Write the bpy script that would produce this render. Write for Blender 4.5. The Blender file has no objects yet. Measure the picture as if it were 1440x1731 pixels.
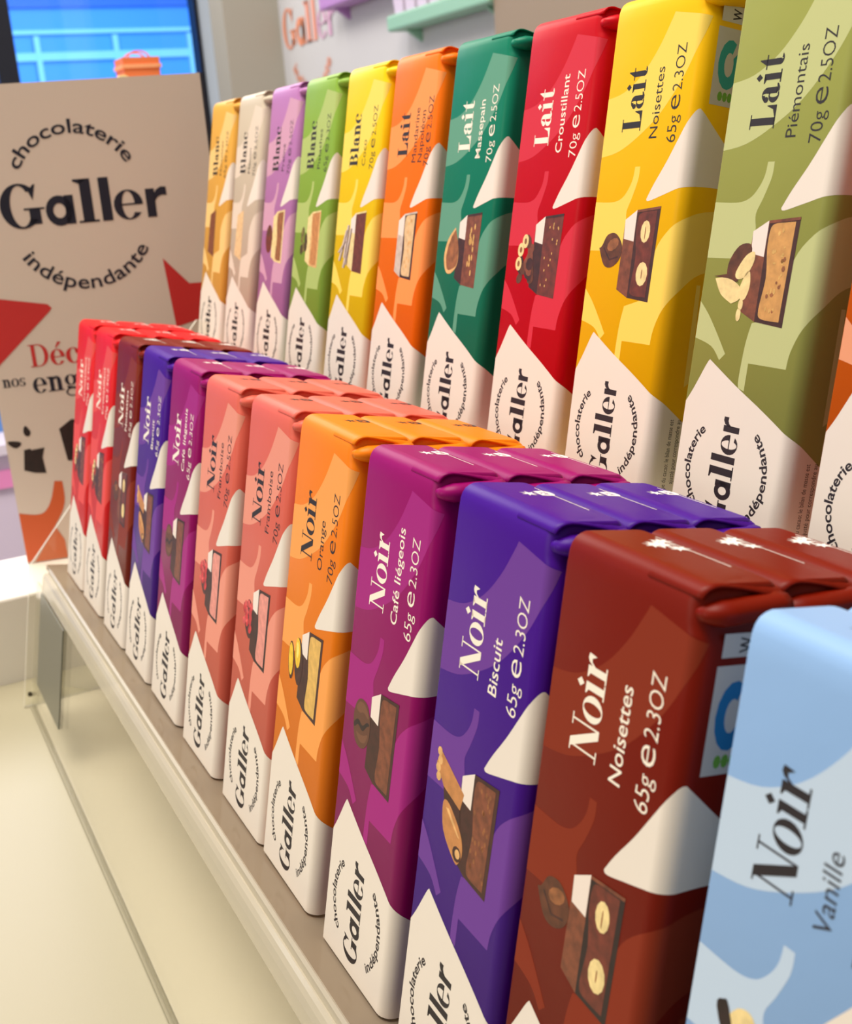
import bpy, bmesh, math, random
from mathutils import Matrix, Vector
C = bpy.context.scene.collection
scn = bpy.context.scene
random.seed(4)
S = 0.125                       # one bar height in metres
TILT = math.radians(11.5)       # the clear tray leans back on the shelf
LIFT = 1.2
ct, st = math.cos(TILT), math.sin(TILT)

# ------------------------------------------------------------------ camera
cam = bpy.data.objects.new('camera', bpy.data.cameras.new('camera')); C.objects.link(cam); scn.camera = cam
Rw = ((0.45977343, 0.88497314, -0.07369489), (0.22242128, -0.1951008, -0.95523005), (-0.85973087, 0.42279809, -0.28653902))
r_, d_, f_ = Rw
m = Matrix(((r_[0], -d_[0], -f_[0], 4.581024 * S), (r_[1], -d_[1], -f_[1], -0.625333 * S),
            (r_[2], -d_[2], -f_[2], 1.491072 * S + LIFT), (0, 0, 0, 1)))
cam.matrix_world = m
cam.data.sensor_fit = 'HORIZONTAL'; cam.data.sensor_width = 36
cam.data.lens = 1946.14 / 1440 * 36
cam.data.shift_y = -18.97 / 1440
cam.data.clip_start = 0.01
cam.data.dof.use_dof = True
cam.data.dof.focus_distance = 0.275
cam.data.dof.aperture_fstop = 40.0
# ------------------------------------------------------------------ light
scn.view_settings.view_transform = 'Standard'; scn.view_settings.look = 'None'
scn.view_settings.gamma = 1; scn.view_settings.exposure = 0.0
world = bpy.data.worlds.new('world'); scn.world = world; world.use_nodes = True
world.node_tree.nodes['Background'].inputs[0].default_value = (1.0, 0.93, 0.84, 1)
world.node_tree.nodes['Background'].inputs[1].default_value = 0.32
def area(name, loc, target, size, power, col):
    l = bpy.data.lights.new(name, 'AREA'); l.energy = power; l.size = size; l.color = col
    o = bpy.data.objects.new(name, l); C.objects.link(o); o.location = loc
    o.rotation_euler = (Vector(target) - Vector(loc)).to_track_quat('-Z', 'Y').to_euler()
    return o
area('ceiling_light', (0.05, -0.2, 2.6), (0.25, 0.0, 1.2), 0.8, 29, (1.0, 0.9, 0.77))
area('aisle_light', (-0.1, -1.7, 1.85), (0.25, 0.05, 1.15), 0.7, 8.5, (1.0, 0.91, 0.78))
area('top_sheen_fill', (-1.9, 0.1, 2.4), (0.1, 0.2, 1.3), 1.0, 12, (1.0, 0.94, 0.86))  # unseen fill added to put a sheen on the bar tops
area('back_wall_fill', (-0.9, -0.3, 2.9), (-2.0, 0.8, 1.6), 0.7, 17, (1.0, 0.97, 0.95))  # unseen fill added to brighten the left part of the back wall
area('reveal_fill', (-1.5, -1.4, 1.9), (-2.5, 0.93, 1.6), 0.6, 5, (0.8, 0.9, 1.0))  # cool fill added only to brighten the window reveal, no real source
area('daylight', (-4.5, 1.2, 2.6), (-7.5, 1.0, 1.6), 2.5, 210, (0.55, 0.8, 1.0))

# ------------------------------------------------------------------ helpers
def lin(c):
    return tuple(((v / 255) / 12.92 if v / 255 <= 0.04045 else ((v / 255 + 0.055) / 1.055) ** 2.4) for v in c)
MATS = {}
def mat(name, rgb, rough=0.45, metal=0.0, spec=0.5, bump=0.0, scale=400, vary=0.0):
    if name in MATS: return MATS[name]
    mt = bpy.data.materials.new(name); mt.use_nodes = True
    nt = mt.node_tree; b = nt.nodes['Principled BSDF']
    b.inputs['Base Color'].default_value = (*lin(rgb), 1)
    b.inputs['Roughness'].default_value = rough; b.inputs['Metallic'].default_value = metal
    b.inputs['Specular IOR Level'].default_value = spec
    if vary:
        tc = nt.nodes.new('ShaderNodeTexCoord'); n = nt.nodes.new('ShaderNodeTexNoise'); rp = nt.nodes.new('ShaderNodeValToRGB')
        n.inputs['Scale'].default_value = 420; n.inputs['Detail'].default_value = 4
        rp.color_ramp.elements[0].position = .3; rp.color_ramp.elements[1].position = .72
        lo = lin(tuple(v * (1 - vary) for v in rgb)); hi = lin(tuple(min(255, v * (1 + vary * .6) + 4) for v in rgb))
        rp.color_ramp.elements[0].color = (*lo, 1); rp.color_ramp.elements[1].color = (*hi, 1)
        nt.links.new(tc.outputs['Object'], n.inputs['Vector']); nt.links.new(n.outputs['Fac'], rp.inputs[0]); nt.links.new(rp.outputs[0], b.inputs['Base Color'])
    if bump:
        tc = nt.nodes.new('ShaderNodeTexCoord'); n = nt.nodes.new('ShaderNodeTexNoise'); bp = nt.nodes.new('ShaderNodeBump')
        n.inputs['Scale'].default_value = scale; n.inputs['Detail'].default_value = 3
        bp.inputs['Strength'].default_value = bump; bp.inputs['Distance'].default_value = 0.002
        nt.links.new(tc.outputs['Object'], n.inputs['Vector']); nt.links.new(n.outputs['Fac'], bp.inputs['Height'])
        nt.links.new(bp.outputs['Normal'], b.inputs['Normal'])
    MATS[name] = mt; return mt
def clear(name, tint, body=None, mix=0.0, rough=0.03, ior=1.45):
    """clear acrylic: transparent body, Fresnel gloss, optional milky share"""
    mt = bpy.data.materials.new(name); mt.use_nodes = True; nt = mt.node_tree; nt.nodes.clear()
    out = nt.nodes.new('ShaderNodeOutputMaterial'); tr = nt.nodes.new('ShaderNodeBsdfTransparent')
    gl = nt.nodes.new('ShaderNodeBsdfGlossy'); fr = nt.nodes.new('ShaderNodeFresnel'); mx = nt.nodes.new('ShaderNodeMixShader')
    tr.inputs[0].default_value = (*lin(tint), 1); gl.inputs['Roughness'].default_value = rough
    ge = nt.nodes.new('ShaderNodeNewGeometry'); ma = nt.nodes.new('ShaderNodeMath'); ma.operation = 'MULTIPLY_ADD'
    ma.inputs[1].default_value = 1 / ior - ior; ma.inputs[2].default_value = ior     # same gloss on both sides of a thin sheet
    nt.links.new(ge.outputs['Backfacing'], ma.inputs[0]); nt.links.new(ma.outputs[0], fr.inputs[0])
    nt.links.new(fr.outputs[0], mx.inputs[0]); nt.links.new(tr.outputs[0], mx.inputs[1]); nt.links.new(gl.outputs[0], mx.inputs[2])
    last = mx
    if body:
        df = nt.nodes.new('ShaderNodeBsdfDiffuse'); df.inputs[0].default_value = (*lin(body), 1)
        m2 = nt.nodes.new('ShaderNodeMixShader'); m2.inputs[0].default_value = mix
        nt.links.new(mx.outputs[0], m2.inputs[1]); nt.links.new(df.outputs[0], m2.inputs[2]); last = m2
    nt.links.new(last.outputs[0], out.inputs[0]); MATS[name] = mt; return mt

class PM:
    """collects polygons with materials and links them as one mesh"""
    def __init__(s): s.v = []; s.f = []; s.mi = []; s.mats = []; s.sm = []; s.nm = {}
    def slot(s, mt):
        if mt not in s.mats: s.mats.append(mt)
        return s.mats.index(mt)
    def poly(s, pts, mt, smooth=False, nrm=None):
        k = len(s.v)
        if nrm: s.nm.update({k + i: q for i, q in enumerate(nrm)})
        k = len(s.v); s.v += [tuple(p) for p in pts]; s.f.append(tuple(range(k, k + len(pts)))); s.mi.append(s.slot(mt)); s.sm.append(smooth)
    def mesh(s, verts, faces, mt, smooth=False):
        k = len(s.v); s.v += [tuple(p) for p in verts]; i = s.slot(mt)
        for f in faces: s.f.append(tuple(k + a for a in f)); s.mi.append(i); s.sm.append(smooth)
    def box(s, x0, x1, y0, y1, z0, z1, mt):
        v = [(x, y, z) for x in (x0, x1) for y in (y0, y1) for z in (z0, z1)]
        s.mesh(v, [(0, 1, 3, 2), (4, 6, 7, 5), (0, 4, 5, 1), (2, 3, 7, 6), (0, 2, 6, 4), (1, 5, 7, 3)], mt)
    def prism(s, prof, a0, a1, mt, axis='x', rim=None, smooth=False):
        """profile (p,q) swept along an axis: x -> (a,p,q), y -> (p,a,q), z -> (p,q,a)"""
        def P(a, p, q): return (a, p, q) if axis == 'x' else ((p, a, q) if axis == 'y' else (p, q, a))
        n = len(prof); v = [P(a0, *p) for p in prof] + [P(a1, *p) for p in prof]
        s.mesh(v, [tuple(range(n)), tuple(range(2 * n - 1, n - 1, -1))], mt)
        s.mesh(v, [(i, (i + 1) % n, n + (i + 1) % n, n + i) for i in range(n)], rim or mt, smooth)
    def build(s, name, parent=None, scale=S, fix=True):
        me = bpy.data.meshes.new(name); me.from_pydata([(a * scale, b * scale, c * scale) for a, b, c in s.v], [], s.f)
        for mt in s.mats: me.materials.append(mt)
        me.polygons.foreach_set('material_index', s.mi); me.polygons.foreach_set('use_smooth', s.sm)
        me.validate(); me.update()
        if s.nm:
            me.normals_split_custom_set([s.nm.get(l.vertex_index, (0, 0, 0)) for l in me.loops])
        o = bpy.data.objects.new(name, me); C.objects.link(o)
        if parent: o.parent = parent
        return o
def bevel(o, w, seg=2):
    md = o.modifiers.new('bevel', 'BEVEL'); md.width = w; md.segments = seg; md.limit_method = 'ANGLE'; return o
def tag(o, label=None, cat=None, group=None, kind=None):
    if label: o['label'] = label
    if cat: o['category'] = cat
    if group: o['group'] = group
    if kind: o['kind'] = kind
    return o
def empty(name, loc=(0, 0, 0), rot=(0, 0, 0)):
    o = bpy.data.objects.new(name, None); C.objects.link(o); o.location = loc; o.rotation_euler = rot
    o.empty_display_size = 0.02; return o
def tray_point(x, y, z):        # tray coordinates (bar heights) -> metres, upright world
    return (x * S, (ct * y + st * z) * S, (-st * y + ct * z) * S + LIFT)
def room_point(x, y, z): return (x * S, y * S, z * S + LIFT)

# ------------------------------------------------------------------ lettering
def ring(cx, cy, rox, roy, rix, riy, a0=0, a1=360, n=20, dx=0, dy=0):
    out = []
    for i in range(n):
        t0, t1 = (math.radians(a0 + (a1 - a0) * k / n) for k in (i, i + 1))
        out.append([(cx + rox * math.cos(t0), cy + roy * math.sin(t0)), (cx + rox * math.cos(t1), cy + roy * math.sin(t1)),
                    (cx + dx + rix * math.cos(t1), cy + dy + riy * math.sin(t1)), (cx + dx + rix * math.cos(t0), cy + dy + riy * math.sin(t0))])
    return out
def rc(a, b, c, d): return [(a, b), (c, b), (c, d), (a, d)]
def disc(x, y, r, ry=None, n=14, rot=0):
    ry = ry or r; c_, s_ = math.cos(rot), math.sin(rot)
    return [(x + r * math.cos(t) * c_ - ry * math.sin(t) * s_, y + r * math.cos(t) * s_ + ry * math.sin(t) * c_) for t in (2 * math.pi * k / n for k in range(n))]
FLAG = [(-.02, .645), (-.02, .68), (.30, .68), (.10, .58)]
O_ = ring(.36, .34, .37, .36, .17, .325)
GLY = {
 'N': ([[(.03, 1), (.30, 1), (.90, 0), (.64, 0)], rc(.10, 0, .155, 1), rc(.84, 0, .895, 1), rc(-.04, 0, .30, .04), rc(.68, .96, 1.03, 1), rc(-.05, .96, .2, 1)], 1.0),
 'o': (O_, .74),
 'i': ([rc(.10, 0, .31, .68), rc(-.01, 0, .42, .045), FLAG, [(.2, .75), (.33, .88), (.2, 1.01), (.07, .88)]], .46),
 'r': ([rc(.10, 0, .31, .68), rc(-.01, 0, .44, .045), FLAG, [(.29, .40), (.29, .50), (.40, .67), (.50, .72), (.64, .69), (.60, .42), (.50, .58), (.40, .56)]], .63),
 'L': ([rc(.10, 0, .35, 1), rc(-.02, .96, .48, 1), rc(-.02, 0, .76, .045), [(.34, .04), (.76, .04), (.76, .38), (.73, .38), (.62, .14)]], .82),
 'a': ([rc(.33, .08, .54, .47)] + ring(.30, .46, .24, .22, .04, .19, 0, 155, 10) + [disc(.13, .49, .10)] + ring(.28, .2, .26, .21, .08, .165, 60, 300, 12)
       + [[(.33, .12), (.42, .0), (.52, -.01), (.66, .06), (.66, .12), (.54, .10)]], .69),
 't': ([[(.12, .66), (.30, .95), (.33, .95), (.33, .10), (.12, .10)], rc(-.01, .635, .48, .68)] + ring(.32, .13, .20, .14, .02, .10, 180, 330, 8), .52),
 'B': ([rc(.10, 0, .34, 1), rc(-.02, .96, .44, 1), rc(-.02, 0, .46, .04), rc(.3, .50, .46, .54)] + ring(.44, .755, .30, .245, .08, .205, -90, 90, 10)
       + ring(.46, .27, .37, .27, .13, .23, -90, 90, 10), .9),
 'l': ([rc(.10, 0, .31, 1.03), rc(-.01, 0, .42, .045), [(-.02, .99), (-.02, 1.03), (.30, 1.03), (.10, .93)]], .45),
 'n': ([rc(.10, 0, .31, .68), rc(-.01, 0, .42, .045), FLAG, rc(.47, 0, .68, .46), rc(.38, 0, .79, .045)] + ring(.45, .44, .23, .25, .02, .20, 0, 150, 10), .82),
 'c': (ring(.36, .34, .36, .36, .15, .325, 40, 320, 16, .01) + [disc(.56, .5, .10)], .66),
 'D': ([rc(.10, 0, .28, 1), rc(-.02, .96, .44, 1), rc(-.02, 0, .44, .04)] + ring(.42, .5, .46, .5, .27, .46, -90, 90, 14), .95),
 'E': (ring(.35, .34, .35, .36, .15, .325, 0, 325, 18) + [rc(.13, .33, .69, .37)], .74),
 'É': (ring(.35, .34, .35, .36, .15, .325, 0, 325, 18) + [rc(.13, .33, .69, .37), [(.3, .78), (.44, 1.02), (.60, 1.0), (.36, .76)]], .74),
 's': (ring(.30, .51, .25, .19, .09, .155, 30, 270, 10) + ring(.30, .17, .28, .19, .09, .155, -150, 90, 10) + [rc(.27, .31, .33, .38), [(.5, .5), (.55, .5), (.55, .68), (.5, .66)], [(.02, .02), (.07, 0), (.07, .2), (.02, .2)]], .62),
 'g': (ring(.33, .44, .30, .25, .12, .215) + ring(.34, -.12, .33, .2, .24, .15) + [[(.1, .2), (.2, .16), (.55, .10), (.6, .0), (.4, .02), (.12, .06)], [(.5, .6), (.72, .72), (.72, .6), (.58, .56)]], .72),
 # the round-letter logo
 'G1': (ring(.46, .5, .47, .53, .23, .48, 42, 322, 24) + [rc(.64, .06, .90, .42), rc(.52, .40, 1.0, .445), [(.76, .62), (.86, 1.0), (.80, .98), (.68, .84)]], 1.02),
 'a1': (ring(.32, .33, .32, .36, .145, .175) + [rc(.46, 0, .67, .68)], .76),
 'l1': ([rc(.09, 0, .35, 1.03), rc(-.02, 0, .46, .05), [(-.05, .98), (-.05, 1.03), (.34, 1.03), (.09, .92)]], .50),
 'l2': ([rc(.04, 0, .285, 1.03)], .34),
 'r1': ([rc(.04, 0, .26, .68), [(.22, .32), (.22, .50), (.30, .64), (.42, .71), (.55, .70), (.55, .50), (.42, .51), (.32, .46)]], .54),
}
LOGO = ['G1', 'a1', 'l1', 'l2', 'E', 'r1']
def serif(seq, size, length=None):
    """glyph polygons of a word, baseline on y=0"""
    out = []; x = 0
    for g in seq:
        ps, adv = GLY[g]
        out += [[((px + x) * size, py * size) for px, py in p] for p in ps]; x += adv
    if length:
        k = length / (x * size); out = [[(a * k, b) for a, b in p] for p in out]
    return out
_cache = {}
def sans(text, size, weight=0.0, length=None):
    """triangulated polygons of a sans-serif line, baseline on y=0, starting at x=0; size is the capital height"""
    key = (text, weight)
    if key not in _cache:
        cu = bpy.data.curves.new('type', 'FONT'); cu.body = text; cu.offset = weight; cu.resolution_u = 3
        o = bpy.data.objects.new('type', cu); C.objects.link(o); bpy.context.view_layer.update()
        me = o.evaluated_get(bpy.context.evaluated_depsgraph_get()).to_mesh()
        vs = [(v.co.x, v.co.y) for v in me.vertices]; x0 = min(v[0] for v in vs)
        _cache[key] = [[(vs[i][0] - x0, vs[i][1]) for i in p.vertices] for p in me.polygons]
        bpy.data.objects.remove(o); bpy.data.curves.remove(cu)
    ps = _cache[key]; k = size / 0.70; w = max(p[0] for q in ps for p in q) * k
    kx = k * (length / w if length else 1)
    return [[(a * kx, b * k) for a, b in p] for p in ps]
def arc_text(text, size, R, mid, span, weight, inward=False):
    """a line bent round a circle at the origin; mid/span in degrees, inward = reads along the lower rim"""
    ps = sans(text, size, weight, 1.0); out = []
    for p in ps:
        q = []
        for x, y in p:
            if inward: a = math.radians(mid - span / 2 + span * x); rr = R - y
            else: a = math.radians(mid + span / 2 - span * x); rr = R + y
            q.append((rr * math.cos(a), rr * math.sin(a)))
        out.append(q)
    return out
def smooth_poly(pts, n=4):
    """closed outline; points with a third value are sharp corners, the rest are rounded (Catmull-Rom)"""
    N = len(pts); out = []
    for i in range(N):
        p0, p1, p2, p3 = pts[i - 1], pts[i], pts[(i + 1) % N], pts[(i + 2) % N]
        if len(p1) > 2: p0 = p1
        if len(p2) > 2: p3 = p2
        for k in range(n):
            t = k / n
            out.append(tuple(0.5 * (2 * p1[j] + (p2[j] - p0[j]) * t + (2 * p0[j] - 5 * p1[j] + 4 * p2[j] - p3[j]) * t * t
                                    + (3 * p1[j] - p0[j] - 3 * p2[j] + p3[j]) * t ** 3) for j in (0, 1)))
            if len(p1) > 2 and len(p2) > 2: break
    return out
def clip(poly, lim, keep_less):
    out = []; n = len(poly)
    for i in range(n):
        a, b = poly[i], poly[(i + 1) % n]
        ia = (a[0] <= lim) if keep_less else (a[0] >= lim); ib = (b[0] <= lim) if keep_less else (b[0] >= lim)
        if ia: out.append(a)
        if ia != ib:
            t = (lim - a[0]) / (b[0] - a[0]); out.append((lim, a[1] + t * (b[1] - a[1])))
    return out

# ------------------------------------------------------------------ the chocolate bar
HX = 0.011
BW, BD, RR, RL = 0.284, 0.126, 0.026, 0.006
S0 = BW - RR; S1 = S0 + RR * math.pi / 2; NA = 6
CUTS = [S0 + (S1 - S0) * k / NA for k in range(NA + 1)]
def face(s, v, off=0.0):
    if s <= S0: return (s, -off, v)
    if s <= S1:
        a = (s - S0) / RR; return (S0 + (RR + off) * math.sin(a), RR - (RR + off) * math.cos(a), v)
    return (BW + off, RR + (s - S1), v)
def nface(s):
    a = min(1, max(0, (s - S0) / (S1 - S0))) * math.pi / 2
    return (math.sin(a), -math.cos(a), 0)
LAY = 0.0001
def printed(pm, poly, mt, layer, dv=0.0):
    poly = [(p[0], p[1] + dv) for p in poly]
    if sum(a[0] * b[1] - a[1] * b[0] for a, b in zip(poly, poly[1:] + poly[:1])) < 0: poly = poly[::-1]
    xs = [p[0] for p in poly]
    if max(xs) <= S0 and min(xs) > 0.004:
        pm.poly([face(s, v, layer * LAY) for s, v in poly], mt); return
    poly = clip(poly, 0.004, False)
    if len(poly) < 3: return
    bounds = [-1] + CUTS + [0.375]
    for a, b in zip(bounds[:-1], bounds[1:]):
        q = clip(clip(poly, a, False), b, True)
        if len(q) >= 3: pm.poly([face(s, v, layer * LAY) for s, v in q], mt, True, [nface(s) for s, v in q])
def up(polys, u0, v0):           # text that reads up the bar: baseline at u0, starting at v0
    return [[(u0 - y, v0 + x) for x, y in p] for p in polys]
c1 = True
L1 = smooth_poly([(0, .815, c1), (.055, .825), (.108, .855), (.15, .90), (.178, .945), (.187, .962, c1), (.287, .943, c1), (.272, .90), (.237, .838), (.18, .775), (.12, .735), (.06, .708), (0, .698, c1)])
TRI = smooth_poly([(.172, .598, c1), (.19, .627), (.22, .668), (.248, .712), (.277, .757), (.287, .764, c1), (.34, .72), (.42, .655, c1), (.42, .622, c1), (.35, .625), (.28, .620), (.225, .606), (.18, .594)])
L2 = smooth_poly([(0, .608, c1), (.06, .607), (.09, .614), (.108, .63), (.12, .652), (.123, .676, c1), (.139, .676, c1), (.138, .65), (.125, .615), (.113, .588), (.118, .565, c1), (.12, .51, c1), (0, .508, c1)])
L3 = smooth_poly([(0, .432, c1), (.03, .407), (.06, .375), (.09, .34, c1), (.077, .327, c1), (.05, .35), (0, .362, c1)])
L4 = smooth_poly([(.42, .602, c1), (.33, .592), (.28, .572), (.235, .535), (.215, .50, c1), (.215, .42, c1), (.145, .40, c1), (.137, .36), (.134, .30), (.137, .284, c1), (.152, .28, c1), (.152, .33, c1), (.243, .33, c1), (.247, .36), (.265, .40), (.295, .44), (.34, .475), (.42, .492, c1)])
PAN = smooth_poly([(0, .236, c1), (.02, .268), (.045, .315), (.053, .326, c1), (.13, .287), (.21, .250), (.28, .214), (.33, .182), (.42, .12, c1), (.42, -.02, c1), (.42, .002, c1), (0, .002, c1)])
def wrapper_mesh(fl):
    pm = PM(); base, light, txt, white = fl['m']
    def pr(p, mt, l): printed(pm, p, mt, l, fl.get('dv', 0.0) if l > 1 else 0.0)
    # --- body: stacked rounded-rectangle rings
    rings = [(0.0, .004, .004, .004, .004), (.004, 0, 0, 0, 0), (.930, 0, 0, 0, 0), (.942, 0, .006, 0, 0), (.952, 0, .010, 0, 0),
             (.974, .0005, .011, .0008, 0), (.983, .001, .012, .003, .002), (.990, .002, .014, .0065, .004), (.9955, .004, .016, .012, .006), (.9988, .006, .018, .018, .008), (1.0, .009, .020, .026, .011)]
    R = []
    for z, il, ir, if_, ib in rings:
        z += HX if z > .92 else 0
        x0, x1, y0, y1 = il, BW - ir, if_, BD - ib; rr = RR if ir < 0.02 else 0.012; pts = []
        pts += [(x0 + RL - RL * math.cos(t), y0 + RL - RL * math.sin(t)) for t in (0, .52, 1.05, 1.571)]
        pts += [(x1 - rr + rr * math.sin(t), y0 + rr - rr * math.cos(t)) for t in (k * math.pi / 2 / NA for k in range(NA + 1))]
        pts += [(x1 - .008 + .008 * math.cos(t), y1 - .008 + .008 * math.sin(t)) for t in (0, .8, 1.571)]
        pts += [(x0 + .008 - .008 * math.sin(t), y1 - .008 + .008 * math.cos(t)) for t in (0, .8, 1.571)]
        R.append([(x, y, z) for x, y in pts])
    n = len(R[0]); v = [p for r in R for p in r]
    pm.mesh(v, [(i * n + j, i * n + (j + 1) % n, (i + 1) * n + (j + 1) % n, (i + 1) * n + j) for i in range(len(R) - 1) for j in range(n)], base, True)
    pm.poly(R[-1], base); pm.poly(R[0][::-1], white)
    # --- printed pattern
    for p in (L1, L2, L3, L4): pr(p, light, 1)
    pr([(.335, .44), (.345, .44), (.352, .25), (.338, .24)], light, 1.2)
    pr(TRI, white, 2); pr(PAN, white, 2)
    # logo
    for p in up(serif(LOGO, .060, .203), .157, .026): pr(p, M['ink'], 3)
    cu, cv = .133, .130
    for p in arc_text('chocolaterie', .0180, .090, 90, 94, .022): pr([(cu - y, cv + x) for x, y in p], M['ink'], 3)
    for p in arc_text('indépendante', .0180, .108, 270, 100, .022, True): pr([(cu - y, cv + x) for x, y in p], M['ink'], 3)
    # title and lines
    for p in up(serif(fl['title'], .060, fl.get('tl', .14)), .123, fl.get('tv', .723)): pr(p, txt, 3)
    lines = fl['lines']; u = .178
    for k, t in enumerate(lines):
        for p in up(sans(t, .0245, .006 if txt is M['cream_text'] else -.002, fl.get('ll')), u, .715): pr(p, txt, 3)
        u += .036
    u3 = .236 if len(lines) == 1 else .254; g_, oz = fl['w'].split(' ')
    for t, sz, v0, ln in ((g_, .028, .704, .050), ('e', .041, .765, .027), (oz, .028, .800, .086)):
        for p in up(sans(t, sz, -.008, ln), u3, v0): pr(p, txt, 3)
    picture(fl, pr)
    # small print on the side of the white panel
    if fl.get('small'):
        for k, t in enumerate(('selon le principe du cacao: le bilan de masse est', 'ajusté pour correspondre au')):
            for p in up(sans(t, .011, .0, .20 if k == 0 else .13), .325 + .018 * k, -.025 if k == 0 else .045): pr(p, M['ink'], 3)
    # emblem on the top face and the pale seam of the paper at its back edge
    z = 1.0 + HX + 3 * LAY; X, Y = .086, .066
    def top(pts, mt, dz=0): pm.poly([(X + a, Y + b, z + dz) for a, b in pts], mt)
    em = M['ink'] if txt is M['ink'] else M['emblem_white']
    star = [(.004 + (.016 if k % 2 else .006) * math.cos(k * math.pi / 7), .010 + (.016 if k % 2 else .006) * math.sin(k * math.pi / 7)) for k in range(14)]
    top([(a + .0, b - .004) for a, b in star], em)
    if fl.get('star'):
        top([(a * 1.5 - .004, b * 1.4 + .006) for a, b in star], em, LAY); top([(a * .9 + .022, b * 1.2 + .02) for a, b in star], em, 2 * LAY)
        top([(a * .9 - .016, b * 1.2 + .02) for a, b in star], em, 2 * LAY)
    else:
        top(smooth_poly([(-.011, .022, c1), (.017, .022, c1), (.019, .040), (.012, .048), (-.006, .048), (-.013, .040)]), em)
        inner = base
        for a, b, w, h in ((-.004, .028, .003, .012), (.003, .026, .004, .004), (.003, .034, .004, .006), (.010, .029, .003, .010)): top(rc(a, b, a + w, b + h), inner, LAY)
    if fl['title'][0] != 'X' and txt is not M['ink']: pm.poly([(.05, .1065, z), (.20, .1065, z), (.20, .1085, z), (.05, .1085, z)], M['emblem_white'])
    if fl.get('eco'):            # eco label printed on the right side
        a0, a1 = S1 + .004, .365
        pr(rc(a0 + .004, .925, a1, .895 + .06)[:], M['label_grey'], 2.2)
        pr(rc(a0, .775, a1, .915), M['label_grey'], 2.2)
        for q in ring((a0 + a1) / 2 + .004, .85, .026, .045, .011, .022, 60, 395, 14): pr(q, M['eco_blue'] if fl['eco'] == 1 else M['eco_teal'], 3)
        for q in [disc((a0 + a1) / 2 - .008 + .012 * k, .792, .006, .009, 8) for k in range(3)]: pr(q, M['eco_green'], 3)
        for p in up(sans('W', .02, .02, .02), a1 - .012, .93): pr(p, M['ink'], 3)
    return pm

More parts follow.
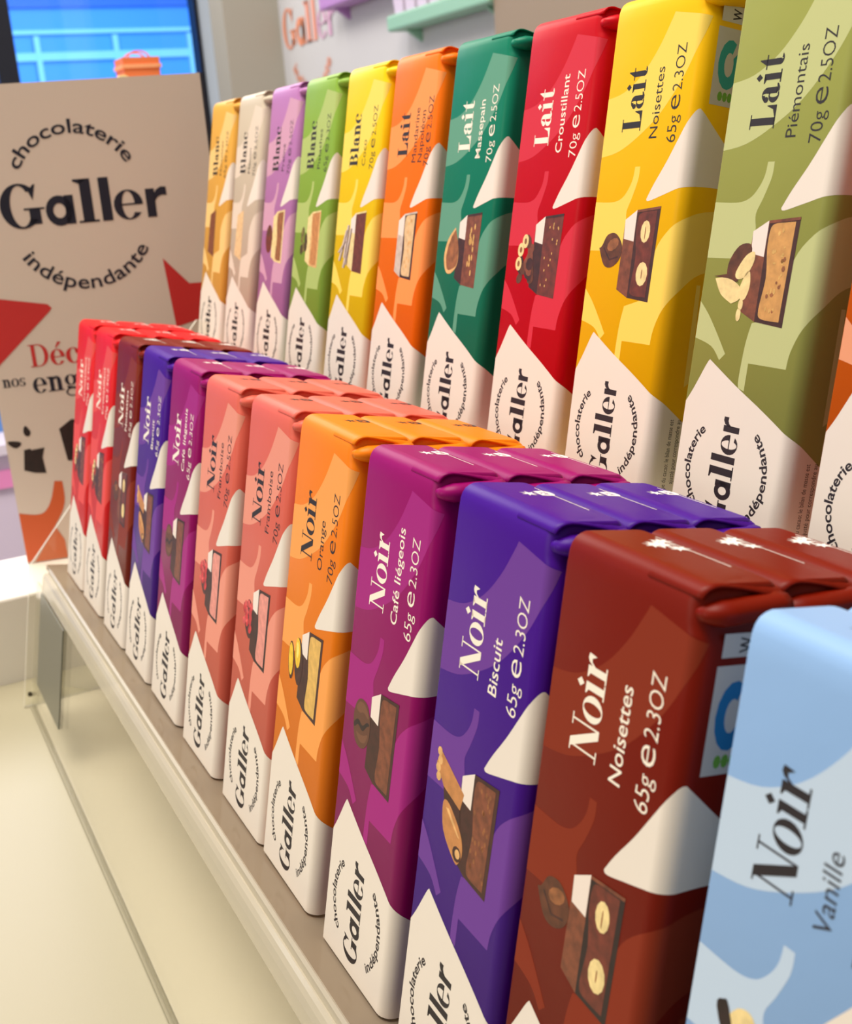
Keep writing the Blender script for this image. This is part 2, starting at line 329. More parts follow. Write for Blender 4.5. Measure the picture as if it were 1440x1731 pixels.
# ------------------------------------------------------------------ the pictures on the bars
def picture(fl, pr):
    k = fl['pic']; P = M
    side, cut, fill = fl['choc']
    x0, x1, y0, y1 = .150, .222, .398, .582
    if k == 'plain':            # far bars: a bare slice
        pr([(.07, .56), (.14, .58), (.14, .39), (.06, .41)], cut, 3); return
    pr([(.114, .558), (x0, .577), (x0, .403), (.112, .418)], side, 3)
    pr([(x0, .577), (x1, y1 + .002), (.2185, y0), (x0, .403)], cut, 3)
    pr([(.114, .558), (x0 - .001, .577), (x0 - .001, .515), (.116, .520)], P['gloss'], 4)
    if fill:
        pr(smooth_poly([(x0 + .006, .565), (x0 + .02, .573, c1), (x1 - .010, .576, c1), (.2085, .407, c1), (.165, .409), (x0 + .006, .425), (x0 + .012, .48), (x0 + .004, .53)]), fill, 4)
    rnd = random.Random(len(k) * 7)
    if k == 'hazelnut':
        pr(smooth_poly([(.045, .505), (.06, .527), (.088, .53), (.112, .508), (.110, .480), (.085, .462), (.058, .466), (.036, .50, c1)]), P['nut_brown'], 5)
        pr(disc(.082, .508, .02, .012, 10, .4), P['nut_light'], 5.5)
        for q in [[(.05, .50), (.075, .475), (.105, .482), (.103, .485), (.076, .479), (.053, .503)]]: pr(q, P['choc_dark'], 5.6)
        pr(disc(.183, .535, .015, .022, 12), P['cream_nut'], 5); pr(disc(.188, .452, .018, .024, 12), P['cream_nut'], 5)
        pr(disc(.183, .532, .0015, .014, 8), P['nut_light'], 6); pr(disc(.188, .452, .0015, .010, 8), P['nut_light'], 6)
    elif k == 'almond':
        pr(smooth_poly([(.065, .505), (.085, .532), (.112, .536), (.118, .515), (.10, .478), (.075, .462), (.064, .478)]), P['nut_brown'], 5)
        pr(smooth_poly([(.035, .472, c1), (.065, .475), (.10, .462), (.105, .440), (.085, .430, c1), (.055, .445)]), P['cream_nut'], 5.4)
        pr(smooth_poly([(.086, .486), (.105, .515), (.125, .523), (.127, .505), (.112, .480), (.092, .474)]), P['cream_nut'], 5.8)
        pr(smooth_poly([(.10, .455), (.112, .485), (.122, .487), (.126, .462), (.118, .440), (.105, .440)]), P['cream_nut'], 5.8)
        pr(disc(.11, .43, .006, .010), P['cream_nut'], 6); pr(disc(.108, .412, .006, .012), P['cream_nut'], 6)
        pr([(.030, .476), (.067, .482), (.098, .468), (.068, .474)], P['nut_brown'], 6)
        for q in range(26): pr(disc(rnd.uniform(.17, .20), rnd.uniform(.42, .565), rnd.uniform(.0015, .0045), rnd.uniform(.002, .006), 6), P['crumb'] if q % 3 else P['nut_light'], 6)
    elif k == 'cluster':
        for q in range(16): pr(disc(rnd.uniform(.065, .125), rnd.uniform(.43, .535), rnd.uniform(.009, .016), rnd.uniform(.010, .018), 8, rnd.random()), (P['choc_dark'], P['nut_brown'], P['choc_milk'])[q % 3], 5 + q * .05)
        for q in ((.062, .50), (.058, .468), (.078, .52)): pr(disc(*q, .013, .016), P['cream_nut'], 6); pr(disc(*q, .005, .007), P['nut_light'], 6.4)
        for q in range(18): pr(disc(rnd.uniform(.16, .208), rnd.uniform(.42, .565), .0022, .0032, 6), P['crumb'], 5)
    elif k == 'bean':
        pr(smooth_poly([(.046, .492), (.052, .522), (.070, .538), (.098, .536), (.114, .514), (.118, .480), (.106, .455), (.082, .445), (.058, .455)]), P['bean_brown'], 5)
        pr(smooth_poly([(.056, .515), (.066, .530), (.086, .533), (.104, .522), (.108, .511), (.088, .516), (.070, .510)]), P['bean_light'], 5.3)
        pr(smooth_poly([(.062, .470), (.080, .457), (.102, .462), (.110, .480), (.096, .474), (.080, .470)]), P['bean_light'], 5.3)
        pr(smooth_poly([(.050, .484), (.066, .496), (.086, .490), (.104, .503), (.115, .501), (.104, .494), (.088, .480), (.068, .486), (.054, .476)]), P['choc_black'], 5.6)
        for q in range(14): pr(disc(rnd.uniform(.16, .208), rnd.uniform(.42, .565), .0015, .002, 6), P['choc_milk'], 5)
    elif k == 'wafer':
        pr([(.03, .545), (.045, .568), (.125, .53), (.118, .50), (.06, .515)], P['wafer'], 5)
        for q in range(4): pr(disc(.037 + .004 * (q % 2), .566 - .014 * q, .008, .008, 8), P['wafer_light'], 5.4)
        pr([(.06, .515), (.118, .50), (.125, .47), (.075, .465)], P['choc_dark'], 5.2)
        pr(smooth_poly([(.065, .49), (.085, .495), (.128, .465), (.140, .437), (.132, .415), (.118, .412), (.075, .445)]), P['wafer'], 5.6)
        pr(disc(.124, .427, .014, .013, 10), P['choc_dark'], 6); pr(disc(.126, .428, .008, .008, 10), P['wafer_light'], 6.3)
        pr([(.075, .485), (.085, .487), (.127, .455), (.12, .455)], P['wafer_light'], 6)
        for q in range(26): pr(disc(rnd.uniform(.16, .208), rnd.uniform(.42, .565), .003, .0045, 6), P['nut_light'], 5)
    elif k == 'raspberry':
        pr(smooth_poly([(.07, .51), (.09, .535), (.115, .52), (.125, .48), (.118, .45), (.095, .445), (.072, .47)]), P['choc_dark'], 5)
        for q in range(20):
            a, b = rnd.uniform(.06, .11), rnd.uniform(.462, .528)
            pr(disc(a, b, .010, .0095, 8), P['raspberry'] if q % 3 else P['raspberry_light'], 5.2 + q * .05)
    elif k == 'orange':
        pr(disc(.065, .485, .016, .042, 14, .12), P['choc_dark'], 5); pr(disc(.063, .487, .0125, .036, 14, .12), P['yellow_slice'], 5.3)
        pr(disc(.105, .495, .023, .052, 14, .12), P['choc_dark'], 5.6); pr(disc(.098, .512, .015, .033, 14, .12), P['yellow_slice'], 6)
        pr(disc(.096, .518, .006, .018, 10, .12), P['yellow_light'], 6.4)
    elif k == 'massepain':
        pr(smooth_poly([(.048, .47), (.062, .515), (.095, .545, c1), (.118, .50), (.122, .455), (.095, .43), (.065, .432)]), P['wafer_light'], 5)
        pr(smooth_poly([(.06, .475), (.075, .515), (.097, .540, c1), (.118, .50), (.120, .455), (.095, .44), (.07, .44)]), P['nut_light'], 5.4)
        for q in range(16): pr(disc(rnd.uniform(.172, .195), rnd.uniform(.43, .56), .004, .008, 6), P['crumb'], 5)
    elif k == 'coconut':
        for a0, b0, a1, b1 in ((.10, .54, .085, .44), (.09, .525, .05, .43), (.12, .53, .10, .42), (.085, .49, .04, .455), (.115, .50, .085, .41)):
            d = .009; pr([(a0 - d, b0), (a0 + d, b0), (a1 + d, b1), (a1 - d, b1)], P['coconut'], 5 + a0); pr([(a0 + d * .3, b0), (a0 + d, b0), (a1 + d, b1), (a1 + d * .3, b1)], P['coconut_dark'], 6 + a0)
    elif k == 'pistachio':
        pr([(.114, .558), (.15, .577), (.15, .403), (.112, .418)], P['cream_nut'], 5)
        for q in range(8): pr(disc(rnd.uniform(.07, .115), rnd.uniform(.435, .525), .013, .018, 8), P['nut_dark'] if q % 2 else P['pistachio'], 5.3 + .05 * q)
    elif k == 'ball':
        pr([(.114, .558), (.15, .577), (.15, .403), (.112, .418)], P['cream_nut'], 5)
        pr(disc(.082, .48, .034, .05, 16), P['raspberry_dark'], 5.5); pr(disc(.075, .50, .015, .018, 10), P['nut_brown'], 6)
    elif k == 'mandarin':
        for q in range(12): pr(disc(rnd.uniform(.172, .20), rnd.uniform(.425, .56), .005, .006, 6), P['wafer_light'], 5)
    elif k == 'vanilla':
        pr(smooth_poly([(.058, .53), (.076, .568), (.10, .572), (.112, .54), (.105, .50), (.075, .49)]), P['cream_nut'], 5)
        pr(smooth_poly([(.046, .552), (.054, .566), (.064, .562), (.09, .50), (.10, .45), (.092, .448), (.075, .50)]), P['choc_black'], 5.5)
    # the small light band of a gloss on the cut edge
    pr([(x0, .577), (x1, y1 + .002), (x1, .579), (x0, .572)], side, 6.5)

M = {}
for nm, rgb, ro in (('ink', (28, 20, 28), .5), ('white', (240, 232, 222), .42), ('cream_text', (248, 238, 222), .45), ('emblem_white', (252, 248, 244), .4),
                    ('label_grey', (205, 200, 196), .5), ('eco_blue', (20, 120, 180), .5), ('eco_teal', (40, 160, 160), .5), ('eco_green', (110, 170, 60), .5),
                    ('gloss', (238, 225, 215), .4), ('nut_brown', (92, 48, 26), .5), ('nut_light', (150, 92, 52), .5), ('bean_brown', (96, 58, 40), .5), ('bean_light', (116, 74, 52), .5), ('nut_dark', (70, 52, 24), .5), ('cream_nut', (238, 214, 150), .5),
                    ('crumb', (214, 170, 96), .5), ('choc_dark', (62, 26, 20), .45), ('choc_black', (34, 16, 16), .45), ('choc_milk', (124, 66, 42), .45), ('choc_red', (108, 44, 30), .45),
                    ('tan', (206, 152, 84), .5), ('tan_pale', (226, 190, 140), .5), ('wafer', (196, 132, 74), .5), ('wafer_light', (226, 176, 112), .5),
                    ('raspberry', (196, 40, 48), .45), ('raspberry_light', (226, 84, 84), .45), ('raspberry_dark', (110, 36, 24), .45), ('pink_cream', (226, 146, 134), .5),
                    ('yellow_slice', (240, 196, 40), .45), ('yellow_light', (252, 232, 120), .45), ('gold_cream', (222, 178, 92), .5), ('coconut', (206, 190, 178), .5),
                    ('coconut_dark', (112, 86, 80), .5), ('pistachio', (120, 110, 50), .5)):
    M[nm] = mat(nm, rgb, ro, vary=(.22 if nm.split('_')[0] in ('nut', 'choc', 'raspberry', 'pistachio') else .09) if nm.split('_')[0] in ('nut', 'choc', 'cream', 'tan', 'wafer', 'gold', 'raspberry', 'crumb', 'pistachio', 'coconut', 'yellow', 'pink') and nm != 'cream_text' else 0)
M['white'] = mat('white_paper', (232, 223, 212), .42, bump=.05, scale=60)
INK, CRM = M['ink'], M['cream_text']
def flavour(name, base, light, txt, title, tl, lines, w, pic, choc, **k):
    b = mat('paper_' + name, base, .40, spec=.15, bump=.06, scale=70); l = mat('tint_' + name, light, .44, spec=.15)
    return dict(m=(b, l, txt, M['white']), title=title, tl=tl, lines=lines, w=w, pic=pic, choc=tuple(M[c] if c else None for c in choc), name=name, **k)
NO, LA, BL = 'Noir', 'Lait', 'Blanc'
DK = ('choc_dark', 'choc_dark', 'choc_red')
FL = {
 'red_dark': flavour('red_dark', (222, 28, 36), (226, 78, 74), CRM, NO, .14, ['Croustillant'], '70g 2.5OZ', 'cluster', ('choc_dark', 'choc_red', None)),
 'brown': flavour('brown', (116, 18, 0), (132, 46, 24), CRM, NO, .14, ['Noisettes'], '65g 2.3OZ', 'hazelnut', ('choc_milk', 'choc_black', 'choc_red'), star=1, eco=1),
 'violet': flavour('violet', (66, 6, 140), (108, 60, 152), CRM, NO, .14, ['Biscuit'], '65g 2.3OZ', 'wafer', ('choc_dark', 'choc_dark', 'choc_milk')),
 'magenta': flavour('magenta', (146, 0, 100), (162, 36, 126), CRM, NO, .14, ['Café liégeois'], '65g 2.3OZ', 'bean', ('choc_dark', 'choc_dark', 'choc_milk')),
 'pink': flavour('pink', (218, 102, 86), (230, 148, 128), INK, NO, .14, ['Framboise'], '70g 2.5OZ', 'raspberry', ('choc_dark', 'choc_black', 'pink_cream')),
 'orange': flavour('orange', (240, 128, 14), (242, 162, 84), INK, NO, .14, ['Orange'], '70g 2.5OZ', 'orange', ('choc_dark', 'choc_dark', 'gold_cream')),
 'sky': flavour('sky', (140, 178, 226), (190, 210, 232), INK, NO, .14, ['Vanille'], '70g 2.5OZ', 'vanilla', ('choc_dark', 'choc_dark', 'tan')),
 'gold': flavour('gold', (226, 170, 74), (236, 198, 128), INK, BL, .155, ['Noisettes'], '65g 2.3OZ', 'plain', ('choc_milk', 'choc_milk', None), eco=1, tv=.715),
 'grey': flavour('grey', (204, 192, 172), (220, 206, 190), INK, BL, .155, ['Manon'], '70g 2.5OZ', 'plain', ('tan_pale', 'tan_pale', None), tv=.715),
 'lilac': flavour('lilac', (182, 122, 182), (204, 156, 184), INK, BL, .155, ['Praliné'], '70g 2.5OZ', 'ball', ('cream_nut', 'cream_nut', 'nut_light'), tv=.715),
 'leaf': flavour('leaf', (136, 176, 66), (172, 192, 112), INK, BL, .155, ['Pistaches'], '65g 2.3OZ', 'pistachio', ('cream_nut', 'wafer_light', 'wafer'), tv=.715),
 'lemon': flavour('lemon', (244, 206, 8), (244, 216, 96), INK, BL, .155, ['Coco'], '70g 2.5OZ', 'coconut', ('cream_nut', 'choc_red', None), tv=.715),
 'tangerine': flavour('tangerine', (250, 118, 6), (250, 152, 82), INK, LA, .12, ['Mandarine', 'Napoléon'], '70g 2.5OZ', 'mandarin', ('coconut', 'choc_dark', 'tan_pale'), tv=.733),
 'teal': flavour('teal', (8, 124, 96), (96, 156, 132), CRM, LA, .125, ['Massepain'], '70g 2.5OZ', 'massepain', ('choc_dark', 'choc_milk', None), tv=.733),
 'red': flavour('red', (196, 0, 24), (208, 48, 66), CRM, LA, .125, ['Croustillant'], '70g 2.5OZ', 'cluster', ('choc_dark', 'choc_red', None), tv=.733),
 'sun': flavour('sun', (246, 192, 4), (244, 212, 96), INK, LA, .125, ['Noisettes'], '65g 2.3OZ', 'hazelnut', ('choc_milk', 'choc_dark', 'choc_red'), tv=.733, eco=2, small=1, dv=.014),
 'sage': flavour('sage', (154, 160, 82), (190, 196, 138), INK, LA, .125, ['Piémontais'], '70g 2.5OZ', 'almond', ('choc_milk', 'choc_dark', 'tan'), tv=.733, small=1),
 'rust': flavour('rust', (206, 92, 10), (232, 158, 120), INK, LA, .125, ['Orange'], '70g 2.5OZ', 'plain', ('choc_milk', 'choc_milk', None), tv=.733),
}
def flap_mesh(fl):
    """folded paper end on the right: a thin top sheet that overhangs a rolled tuck, an open slit between them"""
    b = fl['m'][0]; pm = PM(); ny = 10; v = []; f = []
    na = 10
    for i in range(ny + 1):       # the rolled tuck
        t = i / ny; y = .003 + t * (BD - .009)
        k = min(1, .45 + 3.4 * t) * (1 - .12 * t)
        zc = .9655 + .012 * t; ra, rb = .024 * k, .0165 * k
        for j in range(na): a = 2 * math.pi * j / na; v.append((BW - .004 - .008 * max(0, 1 - t * 4) + ra * math.cos(a), y, HX + zc + rb * math.sin(a)))
    f = [(i * na + j, i * na + (j + 1) % na, (i + 1) * na + (j + 1) % na, (i + 1) * na + j) for i in range(ny) for j in range(na)]
    f += [tuple(range(na))[::-1], tuple(range(ny * na, ny * na + na))]
    pm.mesh(v, f, b, True)
    top = []; xs = 9              # the top sheet
    fr = [(.0028, .9845), (.0062, .9906), (.0090, .9936), (.0118, .9962), (.0178, .9993), (.026, 1.0007), (.04, 1.001), (.06, 1.001), (.08, 1.001), (.10, 1.0005), (BD - .002, .998)]
    for i in range(ny + 1):
        y, zt = fr[i]; t = y / BD
        xe = BW - .014 + .004 * min(1, t * 6) + .012 * max(0, t - .55) / .45
        for j in range(xs):
            q = j / (xs - 1); x = .17 + (xe - .17) * q
            dip = .022 * (q ** 7) * max(0, t - .18) ** 1.3
            top.append((x, y - .0012 * (i < 4), HX + zt - dip))
    nn = len(top); lowv = [(x, y + (.002 if k // xs < 4 else 0), z - .003) for k, (x, y, z) in enumerate(top)]
    f = [(i * xs + j, i * xs + j + 1, (i + 1) * xs + j + 1, (i + 1) * xs + j) for i in range(ny) for j in range(xs - 1)]
    g = [tuple(nn + a for a in q[::-1]) for q in f]
    e = [(i * xs + xs - 1, nn + i * xs + xs - 1, nn + (i + 1) * xs + xs - 1, (i + 1) * xs + xs - 1) for i in range(ny)]
    e += [(j, nn + j, nn + j + 1, j + 1) for j in range(xs - 1)]
    pm.mesh(top + lowv, f + g + e, b, True)
    return pm
PROTO = {}
def bar(key, x, y, z, label, group, lean=0.0, yaw=0.0):
    root = empty('chocolate_bar', tray_point(x, y, z + .001 + (BW * math.sin(lean) if lean > 0 else 0)))
    root.rotation_euler = (Matrix.Rotation(-TILT, 3, 'X') @ Matrix.Rotation(lean, 3, 'Y') @ Matrix.Rotation(yaw, 3, 'Z')).to_euler()
    tag(root, label, 'chocolate bar', group)
    if key not in PROTO:
        w = wrapper_mesh(FL[key]).build('wrapper', root); fl = flap_mesh(FL[key]).build('end_flap', root); PROTO[key] = (w, fl)
    else:
        for p in PROTO[key]:
            c = p.copy(); C.objects.link(c); c.parent = root
    return root

# ------------------------------------------------------------------ setting
shelf_m = mat('shelf_laminate', (168, 162, 138), .32, bump=.02, scale=900)
wall_m = mat('wall_paint', (206, 204, 206), .7); pillar_m = mat('pillar_paint', (172, 166, 152), .7); taupe = mat('shaded_wall_taupe', (150, 132, 114), .7)
fl_ = PM(); fl_.box(-80, 30, -30, 20, (-LIFT / S) - .2, -LIFT / S, mat('floor_stone', (188, 180, 170), .5)); o = fl_.build('floor'); o.location.z = LIFT; tag(o, kind='structure')
w_ = PM(); w_.box(-15.1, 24, 7, 7.6, -LIFT / S, 16, wall_m); o = w_.build('wall_back'); o.location.z = LIFT; tag(o, kind='structure')
w_ = PM(); w_.box(-7.62, 24, 6.72, 7, -LIFT / S, 16, taupe); o = w_.build('trim_2'); o.location.z = LIFT; tag(o, kind='structure')  # wall part in shade, its darkness put into this slab's taupe
w_ = PM(); w_.box(-15.8, -15.1, 6.02, 7.6, -LIFT / S, 16, pillar_m); o = w_.build('trim_1'); o.location.z = LIFT; tag(o, kind='structure')
w_ = PM(); w_.box(-20.4, -20, 7.13, 10, -LIFT / S, 16, mat('reveal_daylit_tint', (226, 238, 252), .6)); w_.box(-20.4, -20, -30, 7.13, -LIFT / S, -2, wall_m); w_.box(-20.4, -20, -30, 7.13, 9, 16, wall_m)  # reveal strip: window daylight put into its pale blue colour
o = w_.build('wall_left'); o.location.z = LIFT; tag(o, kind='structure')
win = empty('window_1', room_point(-20.2, 0, 0)); tag(win, kind='structure')
frm = mat('dark_window_frame', (20, 24, 40), .4)
w_ = PM()
for a, b in ((3.05, 3.43), (7.05, 7.13), (-6, -5.7)): w_.box(-.15, .25, a, b, -2, 9, frm)
w_.box(-.15, .25, -12, 7.13, -2, -1.7, frm); w_.box(-.15, .25, -12, 7.13, 8.7, 9, frm)
w_.box(-.12, .22, -12, 7.13, 3.1, 3.36, frm)
w_.build('window_frame', win)
w_ = PM(); w_.box(-.02, .02, -12, 7.05, -1.8, 8.8, clear('window_glass', (236, 244, 255), rough=.02)); w_.build('window_pane', win)

# ------------------------------------------------------------------ shelf and fixture
ZS = -.585
o = PM(); o.box(-.42, 6.4, -3.2, 1.6, ZS - .35, ZS, shelf_m); sh = o.build('display_shelf'); sh.location.z = LIFT; bevel(sh, .001)
tag(sh, 'cream laminate display shelf under the clear acrylic tray', 'shelf')
PM2 = PM(); PM2.box(-.2, 6.2, -2.6, 1.4, -LIFT / S, ZS - .35, mat('cabinet_white', (222, 216, 206), .5)); o = PM2.build('cabinet'); o.location.z = LIFT; tag(o, 'white base cabinet that carries the display shelf', 'cabinet')
o = PM(); o.box(-1.0, -.42, -3.2, 1.6, -LIFT / S, -.20, mat('plinth_white', (240, 236, 228), .4)); pl = o.build('plinth'); pl.location.z = LIFT; bevel(pl, .0015)
tag(pl, 'white raised plinth at the left end, under the tall board', 'plinth')

# ------------------------------------------------------------------ clear tray
acr = clear('clear_acrylic', (254, 254, 251)); acr_l = clear('acrylic_lip', (246, 244, 236), (226, 220, 206), .34, .12); acr_e = clear('acrylic_edge', (235, 235, 225), (236, 232, 220), .55, .1)
floor_shade = clear('acrylic_floor', (190, 180, 165), (176, 160, 140), .42, .06)  # clear floor: shade of the hollow below put into its taupe body
tray = empty('acrylic_tray', tray_point(0, 0, 0), (-TILT, 0, 0)); tag(tray, 'clear acrylic stepped tray holding both rows of chocolate bars', 'tray')
XE = 4.42
def zshelf(y): return (ZS + st * y) / ct + .002
o = PM(); o.prism([(-.06, -.022), (.50, -.022), (.50, -.003), (-.06, -.003)], -.115, XE, floor_shade); o.build('tray_floor', tray)
prof = [(-.060, -.003), (-.063, .010), (-.070, .016), (-.077, .012), (-.0785, -.002), (-.0835, -.002), (-.086, .004), (-.092, -.004), (-.096, -.016), (-.098, -.035), (-.098, -.07), (-.088, -.07), (-.086, -.035), (-.080, -.022), (-.066, -.022)]
o = PM(); o.prism(prof, .02, XE, acr_l); o.build('front_lip', tray)
o = PM(); o.prism([(-.082, zshelf(-.082)), (.50, zshelf(.50)), (.50, zshelf(.50) + .005), (-.082, zshelf(-.082) + .005)], -.10, XE, mat('base_sheet', (250, 242, 222), .3)); o.build('base_plate', tray)
o = PM(); o.box(-.10, XE, -.098, -.088, zshelf(-.095) + .012, -.07, acr); o.build('front_panel', tray)
o = PM(); o.box(-.10, XE, -.104, -.084, zshelf(-.08), zshelf(-.08) + .005, mat('acrylic_foot', (150, 144, 122), .3)); o.build('bottom_rail', tray)
for xx in (-.135,):
    o = PM(); o.prism([(-.125, zshelf(-.125)), (-.125, -.01), (.50, 1.03), (.80, 1.03), (.80, zshelf(.8))], xx, xx + .018, acr, rim=acr_e); ep = o.build('end_panel', tray)
    o = PM(); o.prism([(p[0] - .105, p[1] - .56) for p in disc(0, 0, .010, .010, 10)], xx + .018, xx + .026, mat('screw_steel', (90, 84, 74), .3, .8)); o.build('screw', ep)
o = PM(); o.box(-.115, XE, .503, .515, zshelf(.52), .88, mat('step_white', (232, 224, 214), .4)); o.box(-.115, XE, .503, .76, .88, .8995, MATS['step_white']); o.box(-.115, XE, .748, .76, zshelf(.77), .88, MATS['step_white']); o.build('rear_step', tray)
o = PM(); o.box(.04, .50, -.106, -.1005, -.46, -.078, mat('grey_card', (112, 112, 100), .35)); cd = o.build('grey_card')
cd.location = tray_point(0, 0, 0); cd.rotation_euler = (-TILT, 0, 0); tag(cd, 'plain dark grey card on the clear front panel at the tray\'s left end', 'card')

# ------------------------------------------------------------------ bars
PX, X0B, P2, DD, DB, ZB = 0.33525, -0.25845, 0.3495, 0.1296, 0.55178, 0.9016
FR = [('red_dark', .006, .0), ('red_dark', -.010, 0), ('brown', .0, 0), ('violet', -.014, .02), ('magenta', -.016, .02), ('pink', -.006, 0), ('pink', .014, 0), ('orange', -.018, .012),
      ('magenta', .001, 0), ('violet', .003, .008), ('brown', -.018, 0), ('sky', 0, 0)]
DESC = ['bright red chocolate bar at the far left end', 'bright red chocolate bar beside a dark brown one', 'dark brown chocolate bar beside the far violet one',
        'far small violet chocolate bar with wafer picture', 'far purple chocolate bar beside salmon pink ones', 'salmon pink chocolate bar beside a purple one',
        'salmon pink chocolate bar beside the orange one', 'lower orange chocolate bar with citrus picture', 'large purple chocolate bar beside the orange one',
        'large violet chocolate bar with wafer picture', 'large reddish brown chocolate bar with hazelnut picture', 'light blue chocolate bar in the lower right corner']
ROW = ['{}, front of its three', '{}, middle of its three', '{}, hindmost of its three']
for i, (k, dx, lean) in enumerate(FR):
    for j in range(3):
        d = DESC[i]
        lab = ROW[j].format(d)
        ln = lean if j == 0 else 0.0
        bar(k, i * PX + dx + (0 if j == 0 else random.uniform(-.008, .008)), j * DD, 0, lab, 'chocolate bars in the lower row, three deep', ln, 0)
BR = [('gold', 0), ('grey', .0), ('lilac', .012), ('leaf', -.006), ('lemon', -.002), ('tangerine', -.018), ('teal', -.014), ('red', -.005), ('sun', -.016), ('sage', 0), ('rust', 0)]
BDESC = ['golden yellow bar at the far left end of the upper row', 'pale grey beige bar second from the left in the upper row', 'lilac bar between the grey beige and green bars, upper row', 'leaf green bar with black lettering, far part of the upper row',
         'lemon yellow bar with coconut sticks picture, upper row', 'bright orange bar with two-line black lettering, upper row', 'dark teal green bar with almond picture, upper row', 'crimson red bar with crunchy cluster picture, upper row',
         'large golden yellow bar with hazelnut picture, upper row', 'large sage green bar with sliced almonds picture, upper row', 'orange brown bar cut off by the right edge, upper row']
for i, (k, dx) in enumerate(BR):
    bar(k, X0B + i * P2 + dx, DB, ZB, BDESC[i], 'chocolate bars in the upper row', -.012 if k == 'sun' else 0)

# ------------------------------------------------------------------ advertising board
psi = math.radians(-12)
bd = empty('advertising_board', room_point(-.75, .38103, .89812), (0, 0, psi))
tag(bd, 'tall white board with large dark lettering and red shapes, standing left of the bars', 'sign')
card = mat('board_card', (214, 200, 188), .5); NAVY = mat('board_navy', (16, 18, 40), .5); REDM = mat('board_red', (196, 40, 40), .5); ORM = mat('board_orange', (206, 90, 40), .5)
B0, B1, ZT, ZBm = -.445, .625, 1.012, -1.095
o = PM(); o.box(-.03, 0, B0, B1, ZBm, ZT, card); panel = o.build('board_panel', bd)
o = PM(); o.box(-.034, .002, B1, B1 + .012, ZBm, ZT, mat('board_edge_dark', (40, 40, 52), .4)); o.build('edge_strip', bd)
def bp(pm, poly, mt, l=1):
    pm.poly([(.0012 * l, min(max(a, B0 + .002), B1 - .002), b) for a, b in poly], mt)
o = PM()
for p in serif(LOGO, .180, .705): bp(o, [(a - .292, b + .421) for a, b in p], NAVY)
for p in arc_text('chocolaterie', .058, .248, 90, 128, .012): bp(o, [(a + .034, b + .552) for a, b in p], NAVY)
for p in arc_text('indépendante', .062, .318, 270, 118, .012, True): bp(o, [(a + .035, b + .455) for a, b in p], NAVY)
for p in serif(['D', 'É', 'c'], .100, .215): bp(o, [(a - .278, b - .185) for a, b in p], REDM)
for p in serif(['n', 'o', 's'], .052, .10): bp(o, [(a - .412, b - .263) for a, b in p], NAVY)
for p in serif(['E', 'n', 'g'], .098, .20): bp(o, [(a - .285, b - .303) for a, b in p], NAVY)
o.build('lettering', bd)
def shape(name, *polys):
    o = PM()
    for p, mt, l in polys: bp(o, p, mt, l)
    return o.build(name, bd)
shape('red_shape', ([(.360, .238), (.40, .19), (.463, .116), (.62, .112), (.62, -.02), (.38, -.075)], REDM, 1))
shape('red_shape', ([(-.445, .145), (-.166, .086), (-.150, .068), (-.160, .055), (-.445, -.19)], REDM, 1))
shape('orange_shape', (smooth_poly([(-.264, -.718, c1), (-.230, -.723, c1), (-.236, -.83), (-.294, -.93), (-.42, -1.085, c1), (-.445, -1.09, c1), (-.445, -.848, c1), (-.35, -.866), (-.300, -.82)]), ORM, 1))
shape('orange_shape', ([(-.41, -1.092), (-.294, -.935), (-.262, -1.005), (-.262, -1.092)], mat('board_orange_pale', (208, 110, 66), .5), 1.5))
CH = M['choc_black']
shape('chocolate_piece_print', ([(-.372, -.556), (-.345, -.552), (-.340, -.560), (-.282, -.556), (-.297, -.60), (-.292, -.675), (-.340, -.668), (-.386, -.650)], CH, 1))
shape('chocolate_chip_print', (smooth_poly([(-.348, -.445), (-.330, -.475), (-.340, -.495), (-.357, -.488), (-.360, -.465)]), CH, 1))
shape('chocolate_chip_print', (smooth_poly([(-.432, -.508), (-.385, -.515), (-.380, -.53), (-.405, -.543), (-.43, -.525)]), CH, 1))
shape('chocolate_piece_print', ([(-.205, -.478), (-.145, -.44), (-.06, -.46), (-.08, -.64), (-.19, -.63)], CH, 1))

# ------------------------------------------------------------------ things on the wall and behind
def simple(name, loc, label, cat, group=None): return tag(empty(name, loc), label, cat, group)
lg = simple('wall_sign', room_point(-14.95, 6.985, 3.37), 'blurred orange to pink lettering sign on the pale back wall', 'sign')
o = PM(); cols = [mat('wall_letter_orange', (236, 150, 116), .5), mat('wall_letter_peach', (236, 160, 140), .5), mat('wall_letter_pink', (222, 176, 206), .5)]
x = 0; sz = .60; adv = sum(GLY[g][1] for g in LOGO); kx = 2.2 / (adv * sz)
for n_, g in enumerate(LOGO):
    for p in GLY[g][0]:
        f0 = [((px + x) * sz * kx, py * sz) for px, py in p]
        o.poly([(a, 0, b) for a, b in f0], cols[min(2, n_ // 2 if n_ < 4 else 2)])
    x += GLY[g][1]
o.build('lettering', lg)
o = PM()
for p in arc_text('indépendante', .2, .95, 270, 118, .012, True): o.poly([(a + 1.1, 0, b + .15) for a, b in p], cols[0])
o.build('tagline', lg)
def wall_shelf(x0, x1, z, th, dep, mt, name, label):
    r = simple(name, room_point(x0, 7, z), label, 'shelf')
    o = PM(); o.box(0, x1 - x0, -dep, 0, 0, th, mt); b = o.build('shelf_board', r); bevel(b, .004)
    for q in (.3, x1 - x0 - .3):
        o = PM(); o.prism([(0, 0), (-dep * .7, 0), (0, -.16)], q, q + .06, mt); o.build('bracket', r)
    return r
mint = mat('mint_paint', (150, 196, 172), .5); lil = mat('lilac_paint', (190, 140, 204), .5)
wall_shelf(-12.55, -9.9, 3.66, .22, .35, lil, 'wall_shelf', 'lilac wall shelf high on the back wall, left one')
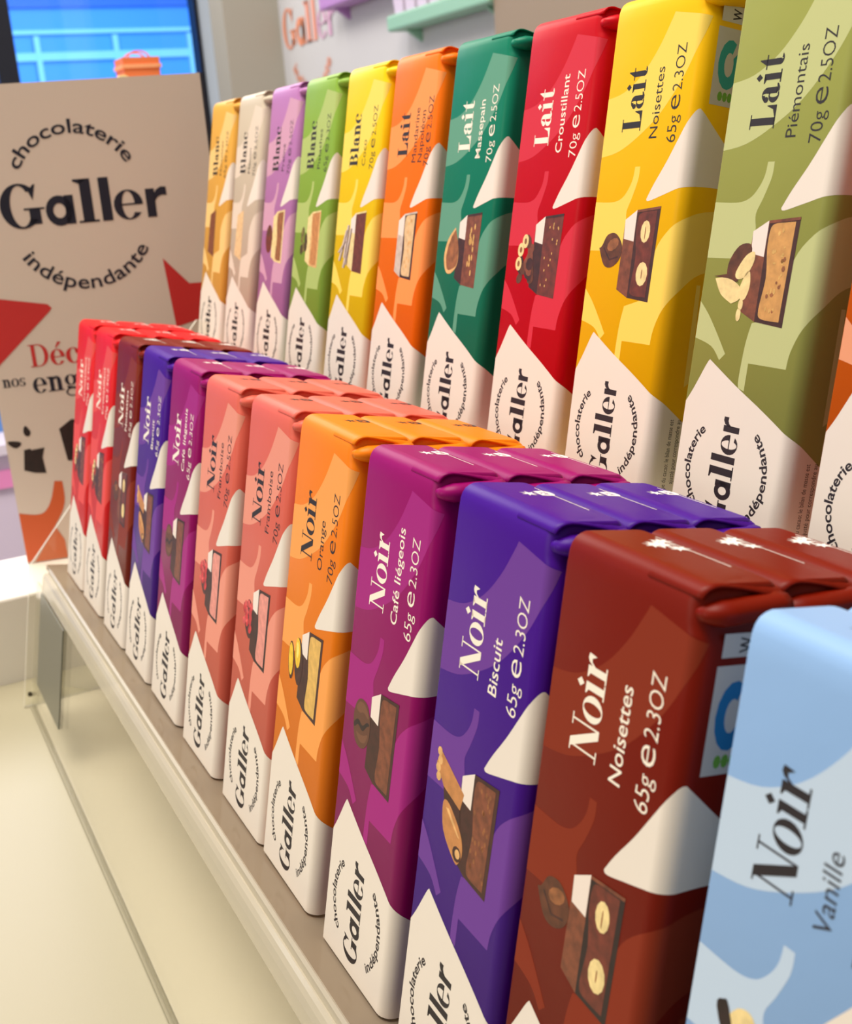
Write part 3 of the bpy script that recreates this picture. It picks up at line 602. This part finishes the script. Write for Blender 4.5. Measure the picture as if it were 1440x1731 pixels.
wall_shelf(-10.3, -7.62, 3.10, .20, .35, mint, 'wall_shelf', 'mint green wall shelf with small bags, beside the wall part toned as shade')
bagw = mat('bag_film', (224, 206, 226), .3); bagb = mat('bag_fill', (120, 84, 86), .5)
for i in range(7):
    r = simple('treat_bag', room_point(-10.05 + i * .33, 6.80, 3.30), 'small lilac and brown treat bag in the row on the mint shelf', 'bag', 'treat bags on the mint shelf')
    o = PM(); h = .34 + .05 * (i % 3)
    o.mesh([(-.12, -.07, 0), (.12, -.07, 0), (.12, .07, 0), (-.12, .07, 0), (-.14, -.08, h * .6), (.14, -.08, h * .6), (.14, .08, h * .6), (-.14, .08, h * .6), (-.05, -.02, h), (.05, -.02, h), (.05, .02, h), (-.05, .02, h)],
           [(3, 2, 1, 0), (0, 1, 5, 4), (1, 2, 6, 5), (2, 3, 7, 6), (3, 0, 4, 7), (4, 5, 9, 8), (5, 6, 10, 9), (6, 7, 11, 10), (7, 4, 8, 11), (8, 9, 10, 11)], bagw)
    o.build('bag_body', r)
    o = PM(); o.mesh([(-.05, -.02, h), (.05, -.02, h), (.05, .02, h), (-.05, .02, h), (-.12, -.04, h + .2), (.12, -.04, h + .2), (.12, .04, h + .2), (-.12, .04, h + .2)],
                     [(0, 1, 5, 4), (1, 2, 6, 5), (2, 3, 7, 6), (3, 0, 4, 7), (4, 5, 6, 7)], bagb); o.build('bag_top', r)
# pedestal with the orange gift bag, seen over the board
ped = PM(); ped.box(-4.4, -3.6, 1.1, 1.75, -LIFT / S, 2.02, mat('pedestal_white', (226, 222, 216), .5)); o = ped.build('pedestal'); o.location.z = LIFT; bevel(o, .003)
tag(o, 'narrow white pedestal behind the board, under the orange bag', 'pedestal')
r = simple('gift_bag', room_point(-4.0, 1.60, 2.02), 'small orange gift bag peeping over the top of the white board', 'bag')
orb = mat('bag_orange', (240, 128, 72), .5)
o = PM(); o.mesh([(-.11, -.12, 0), (.11, -.12, 0), (.11, .12, 0), (-.11, .12, 0), (-.12, -.13, .27), (.12, -.13, .27), (.12, .13, .27), (-.12, .13, .27)],
                 [(3, 2, 1, 0), (0, 1, 5, 4), (1, 2, 6, 5), (2, 3, 7, 6), (3, 0, 4, 7), (4, 5, 6, 7)], orb); o.build('bag_body', r)
o = PM(); o.box(-.128, .128, -.138, .138, .20, .225, mat('bag_band', (246, 170, 120), .5)); o.build('band', r)
o = PM()
for q in (-.06, .06):
    o.prism([(math.cos(a) * .08, .27 + math.sin(a) * .05) for a in [math.pi * k / 8 for k in range(9)]] + [(math.cos(a) * .07, .27 + math.sin(a) * .04) for a in [math.pi * k / 8 for k in range(8, -1, -1)]], q - .006, q + .006, orb)
o.build('handle', r)
r = simple('ribbon_bow', room_point(-3.9, 1.42, 2.02), 'small cream bow beside the orange gift bag', 'bow')
o = PM(); o.prism(disc(-.03, .09, .05, .045, 10, .5), -.03, .03, M['cream_nut']); o.prism(disc(.04, .11, .05, .05, 10, -.5), -.03, .03, M['cream_nut']); o.box(-.035, .035, -.06, .07, 0, .07, M['cream_nut']); o.build('loops', r)
# second table, bottom left
tb = simple('display_table', room_point(-7.2, .2, -LIFT / S), 'pale lilac display table seen past the left edge of the board', 'table')
o = PM(); o.box(-1.2, 1.2, -2.4, .9, .8, LIFT / S - .75, mat('table_lilac', (226, 214, 240), .5)); o.build('table_body', tb)
o = PM(); o.box(-1.3, 1.3, -2.5, 1.0, LIFT / S - .75, LIFT / S - .66, mat('table_top_lilac', (232, 224, 244), .4)); o.build('table_top', tb)
o = PM(); o.box(-1.1, 1.1, -2.3, .8, 0, .8, M['ink']); o.build('kick_plate', tb)
r = simple('storage_box', room_point(-7.0, .15, -.66), 'blue box on the lilac table behind the board', 'box')
o = PM(); o.box(-.5, .5, -1.2, .55, 0, .48, mat('box_blue', (92, 140, 206), .5)); o.build('box_body', r)
o = PM(); o.box(-.53, .53, -1.23, .58, .48, .60, mat('box_lid_blue', (76, 124, 194), .5)); o.build('lid', r)
o = PM(); o.box(-5.99, -5.96, -.05, .50, -1.06, -.90, mat('tag_pink', (246, 150, 214), .5)); o = o.build('price_tag'); o.location.z = LIFT; tag(o, 'pink tag on the front of the lilac table', 'tag')

# ------------------------------------------------------------------ outside the window
fac = empty('building_facade', room_point(-62, 8, 0)); tag(fac, 'blue building facade with pale beams outside the window', 'building')
blue = mat('facade_blue_cast', (70, 160, 250), .6); pale = mat('facade_pale', (150, 220, 255), .6); deep = mat('facade_deep', (40, 110, 210), .6)  # blue cast of the daylight put into the facade colours
o = PM(); o.box(-.6, 0, -45, 45, -LIFT / S, 30, blue); o.build('wall', fac)
for z0, z1, mt in ((7.7, 8.1, pale), (9.0, 9.2, pale), (4.4, 4.7, pale), (10.3, 10.9, deep), (3.0, 3.4, deep)):
    o = PM(); o.box(0, .4, -45, 45, z0, z1, mt); o.build('beam', fac)
for y in [-9 + k * 4.1 for k in range(9)]:
    o = PM(); o.box(.05, .45, y, y + .28, 4.6, 8.9, pale); o.build('post', fac)
